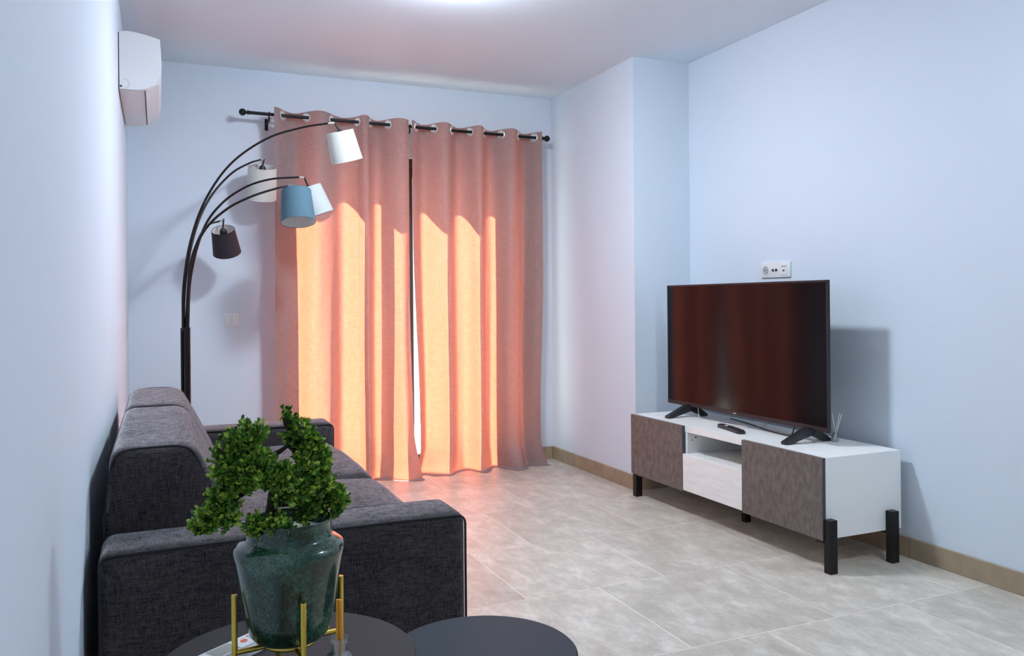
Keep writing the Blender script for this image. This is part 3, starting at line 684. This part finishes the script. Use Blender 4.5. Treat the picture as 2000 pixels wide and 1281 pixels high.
# ------------------------------------------------------------------ round side tables
def side_table(c, r, z, top_mat, label, a0):
    t = thing('side_table', label, 'table', (c[0], c[1], 0), 'round nesting side tables')
    obj('table_top', lathe(B(), [(0, z - 0.016), (r - 0.004, z - 0.016), (r, z - 0.012), (r, z - 0.003), (r - 0.003, z), (0, z)], (*c, 0), n=96), top_mat, t, smooth=True, sangle=30)
    for k in range(3):
        a = a0 + 2 * math.pi * k / 3; d = Vector((math.cos(a), math.sin(a), 0))
        obj('leg', tube(B(), [Vector((*c, z - 0.016)) + d * (r * 0.62), Vector((*c, 0)) + d * (r * 0.86)], 0.009, 12), 'black_metal', t, smooth=True)
    obj('ring', torus(B(), (*c, z - 0.024), (0, 0, 1), r * 0.60, 0.007, 40, 8), 'black_metal', t, smooth=True)
LT, LZ = (0.204, 1.486), 0.47
RTB, RZ = (0.600, 1.556), 0.386
side_table(LT, 0.226, LZ, 'table_top', 'larger charcoal round side table carrying the potted bonsai', 0.5)
side_table(RTB, 0.194, RZ, 'table_top_blue', 'empty blue black round side table in front of the sofa arm', 0.9)

# ------------------------------------------------------------------ brass plant stand, vase, bonsai
VC = Vector((0.198, 1.410, 0)); VB = 0.540
ps = thing('plant_stand', 'brass plant stand with four upright rods holding the vase', 'plant stand', (VC.x, VC.y, LZ))
legs = [(0.109, 1.401), (0.206, 1.319), (0.286, 1.422), (0.190, 1.500)]
for x, y in legs:
    obj('leg', tube(B(), [(x, y, LZ), (x, y, 0.626)], 0.0047, 12), 'gold', ps, smooth=True)
    d = (Vector((x, y)) - VC.xy); q = VC.xy + d * 0.30
    obj('crossbar', tube(B(), [(x, y, VB - 0.008), (q.x, q.y, VB - 0.008)], 0.0042, 10), 'gold', ps, smooth=True)
obj('ring', torus(B(), (VC.x, VC.y, VB - 0.006), (0, 0, 1), 0.040, 0.004, 40, 8), 'gold', ps, smooth=True)
vz = thing('vase', 'green mottled glazed pot on the brass stand', 'vase', (VC.x, VC.y, VB))
prof = [(0, 0), (0.046, 0.0), (0.057, 0.003), (0.0655, 0.013), (0.0715, 0.036), (0.0785, 0.080), (0.0848, 0.116), (0.0888, 0.138), (0.0905, 0.149), (0.0885, 0.157), (0.0800, 0.1635), (0.0725, 0.1665), (0.0698, 0.170), (0.0692, 0.180), (0.0694, 0.194), (0.0700, 0.197), (0.0690, 0.199), (0.0672, 0.197)]
inner = [(0.0664, 0.180), (0.067, 0.168), (0.078, 0.158), (0.083, 0.148), (0.076, 0.110), (0.062, 0.05), (0, 0.03)]
obj('pot', lathe(B(), prof + inner, (VC.x, VC.y, VB), n=72), 'vase', vz, smooth=True, sangle=50)
obj('moss', lathe(B(), [(0.0660, 0.176), (0.04, 0.180), (0, 0.182)], (VC.x, VC.y, VB), n=32), 'soil', vz, smooth=True)

bo = thing('bonsai', 'small artificial bonsai tree with dense green leaves in the pot', 'plant', (VC.x - 0.02, VC.y, VB + 0.18))
YV = VC.y
def pt(u, v, dy=0.0): return at(u, v, YV + dy)
trunk = catmull([pt(528, 1046), pt(527, 1015), pt(531, 985, -0.004), pt(534, 955), pt(537, 925, 0.004), pt(533, 905), pt(531, 890)], 5)
tk = obj('trunk', tube(B(), trunk, [0.0105 - 0.0045 * i / len(trunk) for i in range(len(trunk))], 10), 'bark', bo, smooth=True)
BR = [[(531, 890), (548, 880), (562, 868), (567, 850), (560, 835)], [(562, 868), (575, 880), (585, 895), (600, 905)], [(531, 890), (515, 882), (495, 890), (470, 890)],
      [(535, 955), (515, 945), (495, 952), (475, 965), (450, 985), (420, 1005)], [(535, 950), (555, 940), (580, 945), (605, 950)], [(530, 985), (560, 985), (590, 978), (620, 980), (650, 982)],
      [(560, 835), (555, 815), (556, 803)], [(495, 890), (480, 868), (475, 850)], [(528, 1030), (505, 1030), (490, 1035)], [(528, 1030), (555, 1030), (575, 1032)]]
for k, b in enumerate(BR):
    dy = [0.0, 0.012, -0.02, -0.03, -0.025, 0.02, 0.0, -0.012, -0.03, -0.02][k]
    cp = catmull([pt(u, v, dy * i / (len(b) - 1)) for i, (u, v) in enumerate(b)], 5)
    obj('branch', tube(B(), cp, [0.0048 - 0.0028 * i / len(cp) for i in range(len(cp))], 7), 'bark', bo, smooth=True)
def leaf(bm, p, d, up, L_, W_):
    d = d.normalized(); s = d.cross(up)
    if s.length < 1e-3: s = d.cross(Vector((1, 0, 0)))
    s.normalize(); n = s.cross(d).normalized(); c = n * (W_ * 0.25)
    b = bm.verts.new(p); m1 = bm.verts.new(p + d * L_ * 0.55); t = bm.verts.new(p + d * L_ + c * 0.6)
    l1 = bm.verts.new(p + d * L_ * 0.35 + s * W_ * 0.42 + c); l2 = bm.verts.new(p + d * L_ * 0.8 + s * W_ * 0.40 + c)
    r1 = bm.verts.new(p + d * L_ * 0.35 - s * W_ * 0.42 + c); r2 = bm.verts.new(p + d * L_ * 0.8 - s * W_ * 0.40 + c)
    for f in ((b, m1, l1), (l1, m1, l2), (l2, m1, t), (b, r1, m1), (r1, r2, m1), (r2, t, m1)): bm.faces.new(f)
PADS = [  # centre in the picture, half sizes, depth offset, twigs
    (535, 918, 26, 14, -0.020, 18), (508, 932, 26, 16, -0.024, 20), (478, 930, 30, 20, -0.03, 26),
    (480, 852, 36, 27, -0.010, 34), (458, 880, 36, 24, -0.012, 34), (455, 912, 42, 26, -0.020, 46), (500, 905, 34, 26, -0.026, 34), (462, 942, 34, 22, -0.018, 36), (437, 972, 26, 24, -0.024, 30),
    (418, 1008, 36, 17, -0.026, 34), (395, 1030, 18, 10, -0.026, 12), (445, 1010, 18, 18, -0.026, 14),
    (582, 846, 28, 24, 0.004, 32), (602, 868, 24, 22, 0.008, 22), (617, 902, 30, 30, 0.010, 40), (590, 915, 30, 26, -0.010, 32), (615, 942, 34, 24, 0.0, 38), (545, 932, 36, 22, -0.030, 34), (582, 952, 34, 22, -0.018, 32),
    (632, 968, 34, 20, 0.018, 36), (657, 975, 20, 22, 0.018, 22), (640, 998, 26, 9, 0.016, 10), (600, 990, 24, 16, 0.004, 16), (556, 975, 22, 12, -0.020, 10),
    (530, 1035, 42, 12, -0.045, 28), (505, 1022, 22, 16, -0.030, 16), (545, 1020, 16, 12, -0.022, 9), (490, 1036, 16, 10, -0.040, 9), (556, 808, 7, 9, 0.0, 4), (570, 817, 8, 8, 0.0, 4), (592, 1010, 10, 14, 0.004, 4)]
S = 1.373 / F
for (u, v, ru, rv, dy, n) in PADS:
    c = pt(u, v, dy); bm = B(); bw = B()
    for i in range(int(n * 2.1)):
        while True:
            q = Vector((random.uniform(-1, 1), random.uniform(-1, 1), random.uniform(-1, 1)))
            if q.length <= 1: break
        rr = Vector((ru * S * 1.08, min(ru, rv) * S * 1.1, rv * S * 1.08))
        p = c + RT * (q.x * rr.x) + FW * (q.y * rr.y) + UP * (q.z * rr.z)
        d = (RT * q.x + FW * q.y + UP * (q.z + 0.5) + Vector((random.uniform(-.5, .5), random.uniform(-.5, .5), random.uniform(-.3, .5)))).normalized()
        Lt = random.uniform(0.010, 0.018); st_ = p - d * Lt * 0.8
        tube(bw, [st_, st_ + d * Lt], [0.0009, 0.0005], 4, False)
        x, y, _ = frame_of(d)
        for k in range(5):
            f = 0.25 + 0.75 * k / 4; a = k * 2.4 + random.uniform(-.4, .4)
            o = x * math.cos(a) + y * math.sin(a); sz = random.uniform(0.0095, 0.0135) * (1.1 - 0.25 * f)
            leaf(bm, st_ + d * Lt * f, (o * (1.15 - 0.7 * f) + d * (0.45 + 0.5 * f)), d, sz, sz * 0.72)
        leaf(bm, st_ + d * Lt, d + x * 0.3, y, 0.0095, 0.0068)
    fo = tag(obj('foliage', bm, 'leaf', bo), kind='stuff')
    tag(obj('twigs', bw, 'bark', bo), kind='stuff')

# ------------------------------------------------------------------ white remote and reed diffuser on the table
wr = thing('remote_control', 'white remote control with grey display lying beside the plant stand', 'remote control', (0.10, 1.53, LZ))
A0 = Vector((0.062, 1.497)); A1 = Vector((0.170, 1.575)); axd = (A1 - A0).normalized(); nn = Vector((-axd.y, axd.x))
def q2(s, t): return (A0.x + axd.x * s + nn.x * t, A0.y + axd.y * s + nn.y * t)
Lw = 0.135; W_ = 0.024
bm = prism(B(), [q2(0.004, -W_), q2(Lw - 0.004, -W_), q2(Lw, -W_ + 0.006), q2(Lw, W_ - 0.006), q2(Lw - 0.004, W_), q2(0.004, W_), q2(0, W_ - 0.006), q2(0, -W_ + 0.006)], LZ, LZ + 0.020, 'z')
bmesh.ops.bevel(bm, geom=[e for e in bm.edges if min(e.verts[0].co.z, e.verts[1].co.z) > LZ + 0.019], offset=0.004, segments=2, affect='EDGES')
obj('body', bm, 'white_plastic', wr, smooth=True)
obj('display', prism(B(), [q2(0.022, -0.016), q2(0.070, -0.016), q2(0.070, 0.016), q2(0.022, 0.016)], LZ + 0.0195, LZ + 0.0206, 'z'), 'lcd', wr)
bm = B(); c = q2(0.092, 0.0); lathe(bm, [(0.0062, 0), (0.0062, 0.0018), (0, 0.0024)], (c[0], c[1], LZ + 0.0195), n=20)
obj('power_button', bm, 'red', wr, smooth=True)
for s in (0.110, 0.122):
    for t in (-0.011, 0.0, 0.011):
        c = q2(s, t); obj('button', lathe(B(), [(0.0035, 0), (0.0035, 0.0015), (0, 0.0018)], (c[0], c[1], LZ + 0.0195), n=12), 'soft_grey', wr)
reed_diffuser((0.2585, 1.300, LZ), 'glass reed diffuser with amber sticks in front of the green pot', 0.026, 0.100,
              [((-0.004, 0.0, 0.01), (-0.0015, 0.002, 0.159)), ((0.004, -0.003, 0.01), (0.0022, -0.001, 0.159))], 'amber', 0.0026)
